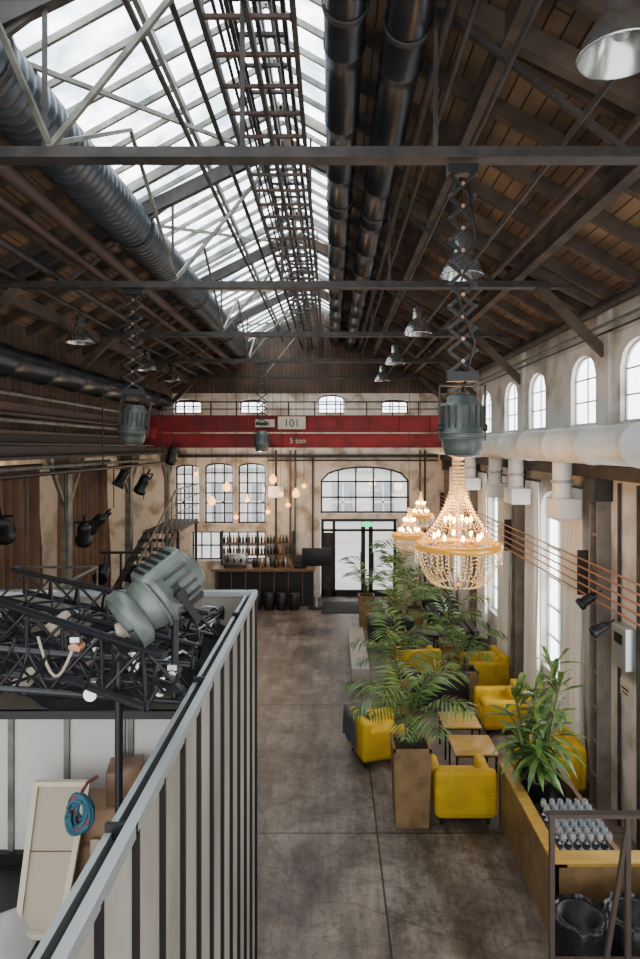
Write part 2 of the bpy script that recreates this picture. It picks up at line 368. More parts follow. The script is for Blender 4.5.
duct('ribbed_ventilation_duct',-2.66,7.62,.29,'ribduct',rib=.13,sup=roofz(-2.62),y1=18.5)
duct('ventilation_duct',-4.55,5.9,.22,'blackduct',y1=16.8)
duct('white_ventilation_duct',3.12,4.72,.225,'whiteduct',seg=24)
b=B('ceiling_pipes')
for x,z,r,mm in[(.82,7.72,.045,'steel'),(.94,7.6,.025,'steel'),(1.25,7.4,.025,'steel'),(2.2,7.05,.04,'rust'),(-2.95,7.2,.08,'rust'),(-3.2,7.08,.05,'rust'),(-3.6,6.93,.05,'steel'),(-1.55,8.05,.03,'steel'),(-1.25,8.15,.03,'steel'),(-4.1,6.9,.04,'steel'),(1.7,6.93,.02,'steel')]:
    b.cyl((x,YB,z),(x,YF,z),r,mm,seg=8)
b.done()
b=B('cable_ladder')
for z,xa,xb in((7.85,-.95,-.28),(8.3,-.85,-.4)):
    for x in(xa,xb,(xa+xb)/2): b.beam((x,YB,z),(x,YF,z),.04,.09,'steel')
    y=YB
    while y<YF: b.beam((xa,y,z-.02),(xb,y,z-.02),.035,.03,'rust' if z<8 else 'steel'); y+=.45
for x in(-.86,-.8,-.73,-.42,-.36): b.cyl((x,YB,7.9),(x,YF,7.9),.016,'black',seg=6)
for ty in TY:
    for x in(-.95,-.28): b.beam((x,ty,7.85),(x,ty,roofz(x)-.1),.03,.03,'steel')
b.done()
b=B('wall_pipe_right'); b.cyl((XR-.12,YB,6.5),(XR-.12,YF,6.5),.07,'steel'); b.cyl((XR-.08,YB,6.28),(XR-.08,YF,6.28),.02,'pale',seg=6); b.cyl((XR-.07,YB,6.18),(XR-.07,YF,6.18),.015,'black',seg=6)
b.done()
b=B('copper_wall_pipes')
for k in range(5): b.cyl((XR-.26,YB,2.76+.11*k),(XR-.26,YF-.1,2.76+.11*k),.013,'copper',seg=6)
for ty in TY[1:]: b.box((XR-.2,ty+.3,3.0),(.14,.04,.6),'steel')
b.done()
b=B('crane_runway_beam')
b.bx(XL-.2,XL+.15,YB,YF,4.55,4.9,'steel'); b.bx(XL+.1,XL+.3,YB,YF,4.9,4.95,'rust'); b.bx(XL-.2,XL+.3,YB,YF,4.5,4.55,'steel')
b.bx(XL+.05,XL+.12,YB,YF,5.25,5.38,'rust')
for k,z in enumerate((5.1,5.2,4.36,4.25,5.5)): b.cyl((XL+.2,YB,z),(XL+.2,17,z),.035,'rust' if k%2 else 'pale',seg=8)
b.done()
b=B('crane_runway_beam'); b.bx(XR-.22,XR,YB,YF,4.3,4.46,'steel'); b.done()
for ty in TY:
    b=B('iron_column'); b.box((XL,ty,2.25),(.14,.2,4.5),'pale'); b.box((XL,ty,.1),(.3,.3,.2),'steel'); b.box((XL,ty,4.35),(.3,.45,.3),'steel')
    b.beam((XL,ty+.1,3.6),(XL,ty+.8,4.5),.06,.06,'pale'); b.beam((XL,ty-.1,3.6),(XL,ty-.8,4.5),.06,.06,'pale'); b.done()
for ty in TY[1:]:
    b=B('steel_pilaster'); b.box((XR-.09,ty-.11,2.15),(.18,.03,4.3),'pilaster'); b.box((XR-.09,ty+.11,2.15),(.18,.03,4.3),'pilaster'); b.box((XR-.05,ty,2.15),(.05,.2,4.3),'rust'); b.box((XR-.12,ty,4.15),(.24,.36,.3),'steel'); b.box((XR-.03,ty,5.5),(.06,.34,2.2),'plaster')
    for k in range(9): b.box((XR-.15,ty,.4+k*.45),(.02,.2,.04),'pilaster')
    b.done()
for y in(8.95,11.2,12.6,14.9,16.4):
    b=B('duct_diffuser'); b.cyl((3.22,y,4.6),(3.22,y,3.98),.13,'whiteduct',seg=16); b.rbox((3.24,y,3.85),(.34,.5,.28),'whiteduct',.02); b.lathe([(.13,0),(.15,0),(.15,.04),(.13,.04)],(3.22,y,4.2),'rail',16); b.done()
def curtain(name,x,y0,y1,z0,z1,m,amp=.06,pitch=.11,pinch_=.12):
    b=B(name); L_=y1-y0; waves=max(2,int(L_/pitch)); n=waves*10; vs=[];fs=[]; rows=8
    for r in range(rows+1):
        z=z1+(z0-z1)*r/rows; k_=.5+.5*r/rows
        for i in range(n+1):
            u=y0+L_*i/n; a=amp*k_*(math.sin(2*pi*waves*i/n+.6*math.sin(r*.7+i*.05))+.35*math.sin(2*pi*waves*.43*i/n+1)); pinch=1-pinch_*math.sin(pi*r/rows)
            uu=(y0+y1)/2+(u-(y0+y1)/2)*pinch
            vs.append((x+a,uu,z))
    for r in range(rows):
        for i in range(n): fs.append((r*(n+1)+i,r*(n+1)+i+1,(r+1)*(n+1)+i+1,(r+1)*(n+1)+i))
    b.add(vs,fs,m,True)
    b.cyl((x,y0-.1,z1+.03),(x,y1+.1,z1+.03),.02,'steel',seg=8)
    b.done()
for ty0,ty1 in zip(TY[1:-1],TY[2:]):
    mid=(ty0+ty1)/2
    curtain('cream_curtain',XR-.12,mid-1.3,mid-.45,.35,4.1,'cream',.05,.16)
    if mid>8: curtain('cream_curtain',XR-.12,mid+.6,mid+1.25,.35,4.1,'cream',.05,.16)
curtain('brown_curtain',XL-.35,8.6,11.7,.1,4.35,'brownc',.13,.30,0); curtain('brown_curtain',XL-.35,12.4,15.3,.1,4.35,'brownc',.13,.30,0); curtain('brown_curtain',XL-.35,5.0,8.1,.1,4.35,'brownc',.13,.30,0)
YC=16.8
b=B('overhead_crane')
for dy in(0,.9):
    b.bx(XL+.1,XR-.15,YC+dy,YC+dy+.04,5.14,5.5,'red'); b.bx(XL+.1,XR-.15,YC+dy-.1,YC+dy+.14,5.5,5.53,'red'); b.bx(XL+.1,XR-.15,YC+dy-.1,YC+dy+.14,5.11,5.14,'red')
b.bx(XL+.1,XR-.15,YC-.02,YC+.02,4.72,5.02,'red'); b.bx(XL+.1,XR-.15,YC-.08,YC+.08,4.68,4.72,'red'); b.bx(XL+.1,XR-.15,YC-.08,YC+.08,5.02,5.05,'red')
for k in range(11): b.box((XL+.4+k*.8,YC-.03,5.3),(.03,.06,.36),'red')
for x in(XL+.3,XR-.35): b.rbox((x,YC+.45,5.05),(.3,1.8,.3),'red',.03)
b.box((-1.05,YC-.12,5.33),(.72,.04,.33),'sign')
for k in range(12): b.cyl((XL+.2+k*.72,YC+.9,5.53),(XL+.2+k*.72,YC+.9,5.95),.018,'steel',seg=6)
b.cyl((XL+.2,YC+.9,5.95),(XR-.2,YC+.9,5.95),.02,'steel',seg=6); b.cyl((XL+.2,YC+.9,5.75),(XR-.2,YC+.9,5.75),.015,'steel',seg=6)
b.box((-1.5,YC-.2,4.9),(.4,.3,.3),'red'); b.box((-1.75,YC-.1,5.32),(.5,.03,.2),'sign')
cr=b.done()
def text(s,loc,size,m,par,name):
    c=bpy.data.curves.new(name,'FONT'); c.body=s; c.size=size; c.align_x='CENTER'; c.extrude=.004; c.materials.append(M[m])
    o=bpy.data.objects.new(name,c); scene.collection.objects.link(o); o.rotation_euler=(pi/2,0,0); o.parent=par; o.location=Vector(loc)-par.location
text('101',(-1.05,YC-.145,5.23),.28,'black',cr,'crane_number'); text('5 ton',(-.9,YC-.03,4.8),.2,'sign',cr,'crane_load_text'); text('201',(-1.75,YC-.12,5.25),.18,'black',cr,'crane_load_number')
# doors
b=B('door_1'); yd=YF+.15
x0,x1=-.34,2.03
for x in(x0+.04,.06,.98,1.22,x1-.05): b.box((x,yd,1.22),(.09 if x not in(.98,1.22) else .13,.1,2.44),'black')
b.box(((x0+x1)/2,yd,2.40),(x1-x0,.12,.09),'black'); b.box(((x0+x1)/2,yd,2.08),(x1-x0,.1,.07),'black')
b.box(((x0+x1)/2,yd,.1),(x1-x0,.1,.2),'black'); 
b.add([(x0,yd,0),(x1,yd,0),(x1,yd,2.4),(x0,yd,2.4)],[(0,1,2,3)],'glass')
b.box((-.14,yd+.01,1.0),(.36,.04,2.0),'steel')
for x in(.9,1.3): b.cyl((x,yd-.1,.8),(x,yd-.1,1.4),.02,'chrome',seg=8)
b.box((1.1,yd-.1,2.28),(.34,.05,.14),'exit'); b.done()
b=B('door_mat'); b.rbox((.6,18.7,.012),(1.8,1.3,.024),'mat',.01,2); b.done()
b=B('courtyard_ground'); b.bx(-16,20,YF+.4,34,-.25,-.02,'pave'); b.done()
b=B('neighbouring_building'); b.bx(-14,18,32,33,-.02,9,'facade')
for x in range(-12,18,2):
    for z in(1.0,4.2): b.bx(x,x+1.1,31.95,32,z,z+1.9,'facwin'); b.bx(x+.5,x+.6,31.9,31.96,z,z+1.9,'facade'); b.bx(x,x+1.1,31.9,31.96,z+.9,z+1.0,'facade')
b.bx(-14,18,31.8,32,3.5,3.65,'facwin'); b.done()
b=B('far_wall_pipes')
for x,z0,z1,mm in((-1.75,0,4.6,'rust'),(-1.3,1.2,4.6,'wood'),(-1.15,1.2,4.6,'pale'),(-.6,1.5,4.4,'rust'),(2.75,0,4.6,'pale'),(2.9,0,4.6,'steel')): b.cyl((x,YF-.06,z0),(x,YF-.06,z1),.03,mm,seg=8)
b.cyl((-4.8,YF-.1,4.42),(3.3,YF-.1,4.42),.05,'steel',seg=8); b.cyl((-2.0,YF-.1,4.28),(3.3,YF-.1,4.28),.025,'rust',seg=8); b.box((-1.75,YF-.08,3.3),(.5,.1,.35),'rail'); b.done()

# lamps
def high_bay(x,y,z,tilt=0):
    b=B('high_bay_lamp').place((x,y,z),ry=tilt)
    b.lathe([(.225,0),(.22,.02),(.19,.10),(.14,.18),(.085,.23),(.08,.25),(.08,.40),(.05,.44),(.001,.44)],(0,0,0),'chrome',28)
    b.lathe([(.222,.002),(.185,.10),(.135,.175),(.08,.225),(.001,.23)],(0,0,0),'lampin',28)
    b.ball((0,0,.13),.05,'lens'); b.lathe([(.225,-.006),(.232,0),(.225,.008)],(0,0,0),'chrome',28)
    b.beam((0,0,.44),(0,0,max(.5,roofz(x)-z-.2)),.012,.012,'black'); b.done()
for y in(6.8,10.3,14.0,17.6): high_bay(1.38,y,6.52)
high_bay(1.54,3.4,6.78)
for y in(3.2,6.8,10.3,14.0): high_bay(-4.06,y,6.38)
high_bay(-4.06,16.3,6.38)
def spot(b,h=.46,r=.155,m='spotd',yoke=True):
    b.lathe([(.001,h/2),(r*.55,h/2),(r*.75,h/2-.02),(r*.75,h/2-.05),(r*.95,h/2-.07),(r,h/2-.10),(r,-h*.12),(r*1.08,-h*.14),(r*1.08,-h*.22),(r,-h*.24),(r*.97,-h/2+.06),(r*.85,-h/2+.01),(r*.8,-h/2),(.001,-h/2)],(0,0,0),m,28)
    for k in range(18):
        t=2*pi*k/18; b.box((math.cos(t)*r*1.0,math.sin(t)*r*1.0,h*.13),(.02,.012,h*.36),'steel',(0,0,t))
    for z in(-.06,-.1): b.lathe([(r,z),(r*1.12,z),(r*1.12,z-.012),(r,z-.012)],(0,0,0),m,28)
    b.lathe([(r*.78,-h/2-.002),(r*.4,-h/2-.02),(.001,-h/2-.025)],(0,0,0),'lens',24)
    if yoke:
        for sx in(-1,1): b.box((sx*(r+.02),0,.09),(.01,.035,.42),'black'); b.cyl((sx*r,0,-.02),(sx*(r+.035),0,-.02),.028,'black')
        b.box((0,0,.30),(2*r+.05,.035,.012),'black')
    else:
        b.lathe([(r*.86,-h/2),(r*1.12,-h/2-.03),(r*1.12,-h/2-.09),(r*1.06,-h/2-.09),(r*1.0,-h/2-.03)],(0,0,0),m,28)
        b.rbox((0,r*.75,h*.05),(r*1.3,r*.8,h*.7),m,.03)
        for k in range(5): b.box((0,r*1.16,h*(-.2+.11*k)),(r*1.0,.012,.018),'black')
        for sx in(-1,1): b.box((sx*(r+.025),-.06,.0),(.012,.24,.035),'black'); b.cyl((sx*r,0,0),(sx*(r+.045),0,0),.03,'black')
        b.box((0,-.18,0),(2*r+.06,.012,.035),'black')
def panto(b,x,y,z0,z1,w=.2,n=11):
    hh=(z1-z0)/n
    for k in range(n):
        a=z0+k*hh; c=a+hh; ww=w/2*(1-.15*(k/n))
        for s in(-1,1):
            b.beam((x-s*ww,y-.015*s,a),(x+s*ww,y-.015*s,c),.02,.026,'black')
        for s in(-1,1): b.cyl((x+s*ww,y-.03,a),(x+s*ww,y+.03,a),.013,'steel',seg=8)
        b.cyl((x,y-.035,(a+c)/2),(x,y+.035,(a+c)/2),.014,'copper',seg=8)
    b.box((x,y,z1+.03),(w*1.1,.08,.07),'black'); b.box((x,y,z0-.03),(w*1.1,.08,.07),'black')
b=B('hanging_spotlight'); x,y=.945,4.64; b.place((x,y,4.86),sc=.95); spot(b); b.place(); panto(b,x,y,5.24,6.68,n=9)
b.tube([(x+.03,y-.04,6.6),(x+.09,y-.05,6.2),(x-.05,y-.05,5.8),(x+.08,y-.05,5.45),(x,y,5.1)],.008,'black'); b.done()
b=B('hanging_spotlight'); x,y=-2.6,8.37; b.place((x,y,5.0),ry=.12,sc=1.1); spot(b); b.place(); panto(b,x,y,5.45,6.7,w=.24,n=8); b.done()
b=B('hanging_spotlight'); x,y=-1.73,15.75; b.place((x,y,4.85),sc=1.1); spot(b,m='spot'); b.place(); panto(b,x,y,5.3,6.7,w=.26,n=8); b.done()

def chandelier(x,y,zt,zb,R):
    b=B('crystal_chandelier'); Ht=zt-zb; zr=zt-Ht*.70
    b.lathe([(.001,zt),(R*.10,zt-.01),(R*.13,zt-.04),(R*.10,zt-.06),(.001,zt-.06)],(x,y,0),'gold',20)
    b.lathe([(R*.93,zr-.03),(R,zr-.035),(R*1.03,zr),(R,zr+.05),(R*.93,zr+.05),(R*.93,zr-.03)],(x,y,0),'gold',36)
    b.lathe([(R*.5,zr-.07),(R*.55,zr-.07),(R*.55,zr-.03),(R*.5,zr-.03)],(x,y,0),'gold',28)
    ns=34; bd=.0098*R/.55
    for k in range(ns):
        t=2*pi*k/ns; c,s_=math.cos(t),math.sin(t)
        nb=int(Ht*.7/.045)
        for j in range(nb+1):
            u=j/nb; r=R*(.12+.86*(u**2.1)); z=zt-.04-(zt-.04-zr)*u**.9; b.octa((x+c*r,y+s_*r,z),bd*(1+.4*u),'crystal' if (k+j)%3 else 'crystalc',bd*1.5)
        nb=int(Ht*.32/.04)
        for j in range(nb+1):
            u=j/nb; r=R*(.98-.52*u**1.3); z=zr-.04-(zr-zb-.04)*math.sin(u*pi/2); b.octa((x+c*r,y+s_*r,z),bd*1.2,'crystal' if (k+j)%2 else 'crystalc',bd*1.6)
        for j in range(4): b.octa((x+c*R,y+s_*R,zr-.06-.045*j),bd*1.2,'crystalc',bd*1.9)
        if k%2==0:
            for j in range(6): b.octa((x+c*R*.5,y+s_*R*.5,zr-.1-.05*j),bd*1.2,'crystal',bd*1.7)
    b.cyl((x,y,zr-.1),(x,y,zt),.012,'gold',seg=8)
    for rr,nn,dz in((.55,8,0),(.3,6,.22)):
        for k in range(nn):
            t=2*pi*k/nn; px,py=x+math.cos(t)*R*rr,y+math.sin(t)*R*rr
            b.beam((x,y,zr+dz),(px,py,zr+.02+dz),.012,.012,'gold'); b.cyl((px,py,zr+.02+dz),(px,py,zr+.1+dz),.01,'sign',seg=8); b.ball((px,py,zr+.135+dz),.024,'bulb',8,1.7)
    b.ball((x,y,zb+.0),.03,'crystal',8)
    b.cyl((x,y,zt),(x,y,6.78),.006,'black',seg=6); b.done()
    l=bpy.data.lights.new('chandelier_light','POINT'); l.energy=110*R; l.color=(1,.5,.18); l.shadow_soft_size=.15
    o=bpy.data.objects.new('chandelier_light',l); o.location=(x,y,zr+.45); scene.collection.objects.link(o)
chandelier(1.65,8.37,4.58,2.90,.56)
chandelier(1.68,13.9,3.4,2.5,.38)
chandelier(2.4,17.3,3.5,2.55,.36)
for i,(x,y,k) in enumerate([(196,474,0),(227,486,1),(247,500,0),(273,478,1),(281,494,0),(296,492,1),(304,486,0),(236,517,0),(212,500,1),(288,505,0),(268,512,0)]):
    p=P(x,y,18.3+.12*(i%4)); b=B('pendant_lamp')
    if k: b.lathe([(.001,.12),(.03,.11),(.05,.08),(.09,.02),(.11,-.05),(.08,-.13),(.03,-.16),(.001,-.16)],p,'amber',16)
    else: b.ball(p,.07,'amber',14); b.cyl(p+Vector((0,0,.05)),p+Vector((0,0,.16)),.035,'gold',seg=10)
    b.cyl(p+Vector((0,0,.1)),(p.x,p.y,6.4),.008,'black',seg=6); b.done()
for nm,loc,e in(('bar_light',(-2.2,18.0,3.2),110),('aisle_fill_light',(-6.8,10.5,4.3),120),('aisle_fill_light',(-6.8,15.5,4.3),80)):  # aisle pair is added fill to lift the dark curtains, without fixtures
    l=bpy.data.lights.new(nm,'POINT'); l.energy=e; l.color=(1,.68,.38); l.shadow_soft_size=.2
    o=bpy.data.objects.new(nm,l); o.location=loc; scene.collection.objects.link(o)

# furniture
def armchair(x,y,rz,blanket=False,name='yellow_armchair',m='yellow',w=.78):
    b=B(name).place((x,y,0),rz)
    b.rbox((0,0,.2),(w-.06,.74,.22),m,.04); b.rbox((0,.05,.36),(w-.26,.56,.15),m,.06,4)
    b.rbox((0,-.31,.40),(w,.15,.56),m,.05,4)
    for s in(-1,1): b.rbox((s*(w/2-.07),.02,.34),(.14,.74,.44),m,.055,4); 
    b.rbox((0,-.2,.47),(w-.3,.14,.30),m,.06,4,(-.15,0,0))
    for sx in(-1,1):
        for sy in(-1,1): b.cyl((sx*(w/2-.1),sy*.3,0),(sx*(w/2-.1),sy*.3,.1),.022,'black',seg=8)
    if blanket:
        vs=[];fs=[];n=12
        for i in range(n+1):
            for j in range(n+1):
                u=i/n-.5; v=j/n
                t=v*3; k=min(int(t),2); f=t-k
                path=[(-.42,.22),(-.42,.66),(-.2,.71),(-.12,.34)]
                yy=path[k][0]*(1-f)+path[k+1][0]*f; z2=path[k][1]*(1-f)+path[k+1][1]*f
                vs.append((-.12+u*.5+.05*math.sin(v*7+u*4),yy+.015*math.sin(u*30),z2+.03*math.sin(u*14+v*6)))
        for i in range(n):
            for j in range(n): a=i*(n+1)+j; fs.append((a,a+1,a+n+2,a+n+1))
        b.add(vs,fs,'blanket',True)
    b.done()
armchair(1.66,8.28,0)
armchair(.70,9.75,-pi/2+.3,True)
armchair(2.85,10.75,pi/2)
armchair(3.02,8.9,pi/2)
armchair(3.0,12.6,pi/2+.1)
armchair(1.75,13.0,.1)
def sofa(x,y,rz,w=1.6): armchair(x,y,rz,False,'black_leather_sofa','leather',w)
sofa(2.85,14.9,pi/2,1.7); sofa(1.4,15.4,0,1.1); sofa(1.95,11.75,0,1.0); sofa(2.85,16.9,pi/2,1.4)
def table(x,y,s=.57,name='coffee_table',top='yellowtop'):
    b=B(name).place((x,y,0))
    b.rbox((0,0,.49),(s,s,.03),top,.006,1)
    for i in(-1,1):
        for j in(-1,1): b.box((i*(s/2-.03),j*(s/2-.03),.24),(.025,.025,.48),'black')
        b.box((i*(s/2-.03),0,.465),(.02,s-.06,.02),'black'); b.box((0,i*(s/2-.03),.465),(s-.06,.02,.02),'black')
    b.done()
table(1.96,9.86); table(1.98,9.02,.6); table(2.1,14.5,.55,top='black')

def fronds(b,c,n,Ln,e0=(.9,1.4),lw=.035,ll=.34,m='green',nl=17,seed=0,droop=(1.3,2.2)):
    rnd=random.Random(seed); c=Vector(c)
    for i in range(n):
        az=2*pi*i/n+rnd.uniform(-.3,.3); e=rnd.uniform(*e0); L0=Ln*rnd.uniform(.75,1.15); dr=rnd.uniform(*droop); K=14
        p=c.copy(); pts=[p.copy()]; dirs=[]
        for k in range(K):
            t=(k+1)/K; ee=e-dr*t*t; d=Vector((math.cos(az)*math.cos(ee),math.sin(az)*math.cos(ee),math.sin(ee))); p=p+d*L0/K
            pts.append(p.copy()); dirs.append(d)
        dirs.append(dirs[-1])
        b.tube(pts,[.009*(1-.8*k/K) for k in range(K+1)],'stem',4)
        side0=Vector((-math.sin(az),math.cos(az),0))
        for j in range(nl):
            t=.3+.7*j/(nl-1); q=t*K; k=min(int(q),K-1); f=q-k; base=pts[k].lerp(pts[k+1],f); d=dirs[k]
            l=ll*math.sin(pi*(.18+.75*(j/(nl-1))))*L0
            for s in(-1,1):
                dd=(side0*s*.8+d*.65+Vector((0,0,rnd.uniform(-.35,.05)))).normalized()
                tip=base+dd*l+Vector((0,0,-.22*l)); mid=base+dd*l*.45
                wv=d.cross(dd).cross(dd).normalized()*lw*L0*.5
                b.add([base,mid+wv,tip,mid-wv],[(0,1,2,3)],m,False)
def palm(x,y,h,spread,pot='tan',seed=1,n=10,ph=.6,pw=.42,lw=.03):
    b=B('potted_kentia_palm')
    b.place((x,y,0))
    a=pw/2*.86; c=pw/2
    b.add([(-a,-a,0),(a,-a,0),(a,a,0),(-a,a,0),(-c,-c,ph),(c,-c,ph),(c,c,ph),(-c,c,ph)],[(3,2,1,0),(0,1,5,4),(1,2,6,5),(2,3,7,6),(3,0,4,7)],pot)
    for s in(-1,1): b.box((s*(c-.015),0,ph),(.03,pw,.04),pot); b.box((0,s*(c-.015),ph),(pw,.03,.04),pot)
    b.add([(-c+.01,-c+.01,ph-.04),(c-.01,-c+.01,ph-.04),(c-.01,c-.01,ph-.04),(-c+.01,c-.01,ph-.04)],[(0,1,2,3)],'soil')
    for k in range(4): 
        t=k*1.7; b.tube([(.05*math.cos(t),.05*math.sin(t),ph-.05),(.07*math.cos(t),.07*math.sin(t),ph+.2*(h-ph))],.014,'stem',5)
    fronds(b,(0,0,ph+.1),n,spread,seed=seed,lw=lw,nl=15); fronds(b,(0,0,ph+.15),max(3,n//3),(h-ph)*1.0,(1.25,1.5),seed=seed+50,lw=lw,nl=15)
    b.done()
palm(.99,8.08,2.25,1.08,seed=3,n=11,ph=.96,pw=.47)
palm(1.15,11.4,1.95,1.0,seed=4,n=8); palm(2.5,13.5,2.3,1.05,seed=5,n=8); palm(.9,16.8,2.2,.85,seed=6,n=7,ph=.8)
palm(2.1,16.3,2.6,1.15,seed=7,n=8); palm(2.45,11.8,1.7,.7,seed=8,n=7); palm(1.45,14.3,2.1,.95,seed=9,n=7); palm(1.8,18.2,2.6,1.0,seed=11,n=7)
def broad(x,y,z0,h,R,seed=2):
    b=B('potted_dracaena').place((x,y,z0)); rnd=random.Random(seed)
    b.lathe([(.001,0),(.15,0),(.19,.26),(.20,.30),(.18,.30),(.17,.25),(.001,.25)],(0,0,0),'black',20)
    for s in range(6):
        t=2*pi*s/6+.3; top=Vector((math.cos(t)*.28,math.sin(t)*.28,h*rnd.uniform(.45,.9))); b.tube([(math.cos(t)*.05,math.sin(t)*.05,.2),top*.6,top],.016,'stem',6)
        for k in range(34):
            f=rnd.uniform(.2,1.0); o=Vector((math.cos(t)*.05,math.sin(t)*.05,.2)).lerp(top,f); a=rnd.uniform(0,2*pi); e=rnd.uniform(-.1,1.3) if f>.8 else rnd.uniform(-.5,.7)
            d=Vector((math.cos(a)*math.cos(e),math.sin(a)*math.cos(e),math.sin(e))); l=R*rnd.uniform(.6,1); sd=Vector((-math.sin(a),math.cos(a),0)); w=.034
            pts=[o,o+d*l*.4,o+d*l*.75+Vector((0,0,-.06*l)),o+d*l+Vector((0,0,-.25*l))]
            b.add([pts[0],pts[1]+sd*w,pts[2]+sd*w*.8,pts[3],pts[2]-sd*w*.8,pts[1]-sd*w],[(0,1,2,5),(2,3,4,5)],'green2',True)
    b.done()
broad(2.40,7.5,.56,1.85,.50)
b=B('bar_counter'); x0,x1,y0,y1=2.09,2.80,6.0,8.0
b.bx(x0,x0+.04,y0,y1,0,.75,'tan'); b.bx(x0-.01,x0+.12,y0,y1,.75,.78,'yellowtop'); b.bx(x1-.05,x1,y0,y1,0,.78,'wood'); b.bx(x0,x1,y0,y0+.04,0,.76,'tan'); b.bx(x0,x1,y1-.04,y1,0,.76,'yellowtop')
b.bx(x0+.04,x1-.05,y0+.04,y1-.04,.5,.56,'black'); b.bx(x0+.12,x1-.05,y0+.04,7.15,.56,.72,'black'); b.bx(x0,x1+.3,y0-.0,y0+.2,.76,.79,'yellowtop'); b.bx(x1,x1+.3,y0+.02,y0+.2,0,.76,'tan')
b.done()
b=B('wine_glasses')
for i in range(6):
    for j in range(7):
        c=(x0+.2+i*.09,y0+.32+j*.10,.72); b.lathe([(.001,0),(.03,.003),(.004,.01),(.004,.07),(.025,.09),(.032,.12),(.026,.165)],c,'glassware',10)
b.done()
for x,y in((2.15,5.55),(2.62,5.57),(3.05,5.65)):
    b=B('rubbish_bin').place((x,y,0)); b.lathe([(.001,0),(.18,0),(.21,.62),(.22,.62),(.22,.64),(.17,.64),(.15,.5),(.001,.45)],(0,0,0),'black',20)
    vs=[];fs=[];n=36
    for k in range(5):
        for i in range(n):
            t=2*pi*i/n; r=[.18,.225,.245,.24,.235][k]+.012*math.sin(7*t+k)+.008*math.sin(13*t); vs.append((math.cos(t)*r,math.sin(t)*r,[.56,.67,.63,.4,.2][k]+.012*math.sin(9*t+k*2)))
    for k in range(4):
        for i in range(n): j=(i+1)%n; fs.append((k*n+i,k*n+j,(k+1)*n+j,(k+1)*n+i))
    b.add(vs,fs,'bag',True); b.done()
b=B('concrete_plinth'); b.rbox((.56,13.9,.19),(.36,2.9,.38),'concrete',.015,2); b.done()
b=B('stair_landing'); b.bx(1.05,3.3,.6,3.25,1.8,1.88,'steel')
for x in(1.12,3.2):
    for y in(.7,3.15): b.box((x,y,.9),(.08,.08,1.8),'steel')
b.done()
b=B('metal_railing')
zt=2.86
for x in(1.10,1.48): b.box((x,3.2,(zt+1.88)/2),(.024,.024,zt-1.88),'railing')
b.beam((1.08,3.2,zt),(3.2,3.2,zt),.045,.018,'railing'); b.beam((1.1,3.2,2.13),(3.2,3.2,2.13),.022,.022,'railing')
b.beam((1.48,3.2,2.82),(1.36,3.2,2.05),.02,.02,'railing')
for x in(2.0,2.6,3.18): b.box((x,3.2,(zt+1.88)/2),(.026,.026,zt-1.88),'railing')
b.done()

# far bar
b=B('bar_counter'); b.bx(-3.45,-.55,18.9,19.5,0,1.03,'black'); b.bx(-3.55,-.5,18.82,19.55,1.03,1.1,'wood')
for k in range(7): b.bx(-3.4+k*.42,-3.38+k*.42,18.86,18.9,.05,1.0,'wood')
b.done()
b=B('espresso_machine').place((-2.9,19.2,1.1)); b.rbox((0,0,.22),(.7,.4,.36),'chrome',.04); b.box((0,-.22,.08),(.6,.1,.04),'black'); 
for x in(-.2,.0,.2): b.cyl((x,-.23,.28),(x,-.23,.18),.03,'black'); 
for x in(-.3,.3):
    for y in(-.15,.15): b.cyl((x,y,0),(x,y,.06),.02,'black',seg=8)
b.done()
b=B('bar_bottles')
rnd=random.Random(3)
for k in range(22): 
    b.lathe([(.001,0),(.035,0),(.035,.18),(.014,.24),(.014,.3),(.001,.3)],(-2.35+k*.05,19.05+rnd.uniform(0,.35),1.1),rnd.choice(['bottle','glassware','wood','card','leather']),10)
b.done()
b=B('cash_register').place((-.95,19.1,1.1)); b.rbox((0,0,.06),(.36,.36,.12),'black',.01,2); b.rbox((0,-.02,.26),(.34,.03,.24),'black',.01,2,(-.3,0,0)); b.cyl((0,.03,.1),(0,0,.25),.02,'black'); b.done()
b=B('beer_kegs')
for k in range(4): b.lathe([(.001,0),(.15,0),(.15,.04),(.17,.08),(.17,.42),(.15,.46),(.15,.5),(.001,.48)],(-2.2+k*.37,18.5,0),'leather',16)
b.done()
b=B('back_bar_shelf')
for x in(-3.4,-2.3,-1.2): b.box((x,19.8,1.05),(.04,.2,2.1),'steel')
for z in(1.35,1.7): b.bx(-3.4,-1.2,19.7,19.9,z,z+.03,'wood')
rnd=random.Random(8)
for z in(1.38,1.73):
    for k in range(22):
        b.lathe([(.001,0),(.035,0),(.035,.15),(.014,.2),(.014,.25),(.001,.25)],(-3.33+k*.096,19.8,z),rnd.choice(['bottle','wood','card','leather','copper']),8)
b.done()
b=B('television_on_stand'); b.rbox((-.45,18.6,1.5),(.85,.06,.52),'black',.01,2); b.box((-.45,18.64,.7),(.06,.05,1.4),'rail'); b.box((-.45,18.65,.02),(.5,.4,.04),'black'); b.done()
b=B('staircase'); ya,yb=10.2,16.4; n=16; xs0,xs1=-4.75,-4.0
for k in range(n):
    y=ya+(yb-ya)*(k+.5)/n; z=2.55*(k+1)/n; b.box(((xs0+xs1)/2,y,z),(xs1-xs0,.34,.04),'steel')
for x in(xs0,xs1): b.beam((x,ya,0.1),(x,yb,2.5),.04,.22,'steel')
b.bx(xs0,xs1+.05,yb,18.9,2.5,2.58,'steel')
for y in(16.6,18.8):
    for x in(xs0+.05,xs1): b.box((x,y,1.25),(.07,.07,2.5),'steel')
for k in range(15):
    y=ya+(yb-ya)*k/14; z=2.5*k/14+.1; b.cyl((xs1,y,z),(xs1,y,z+1.0),.018,'pale',seg=6)
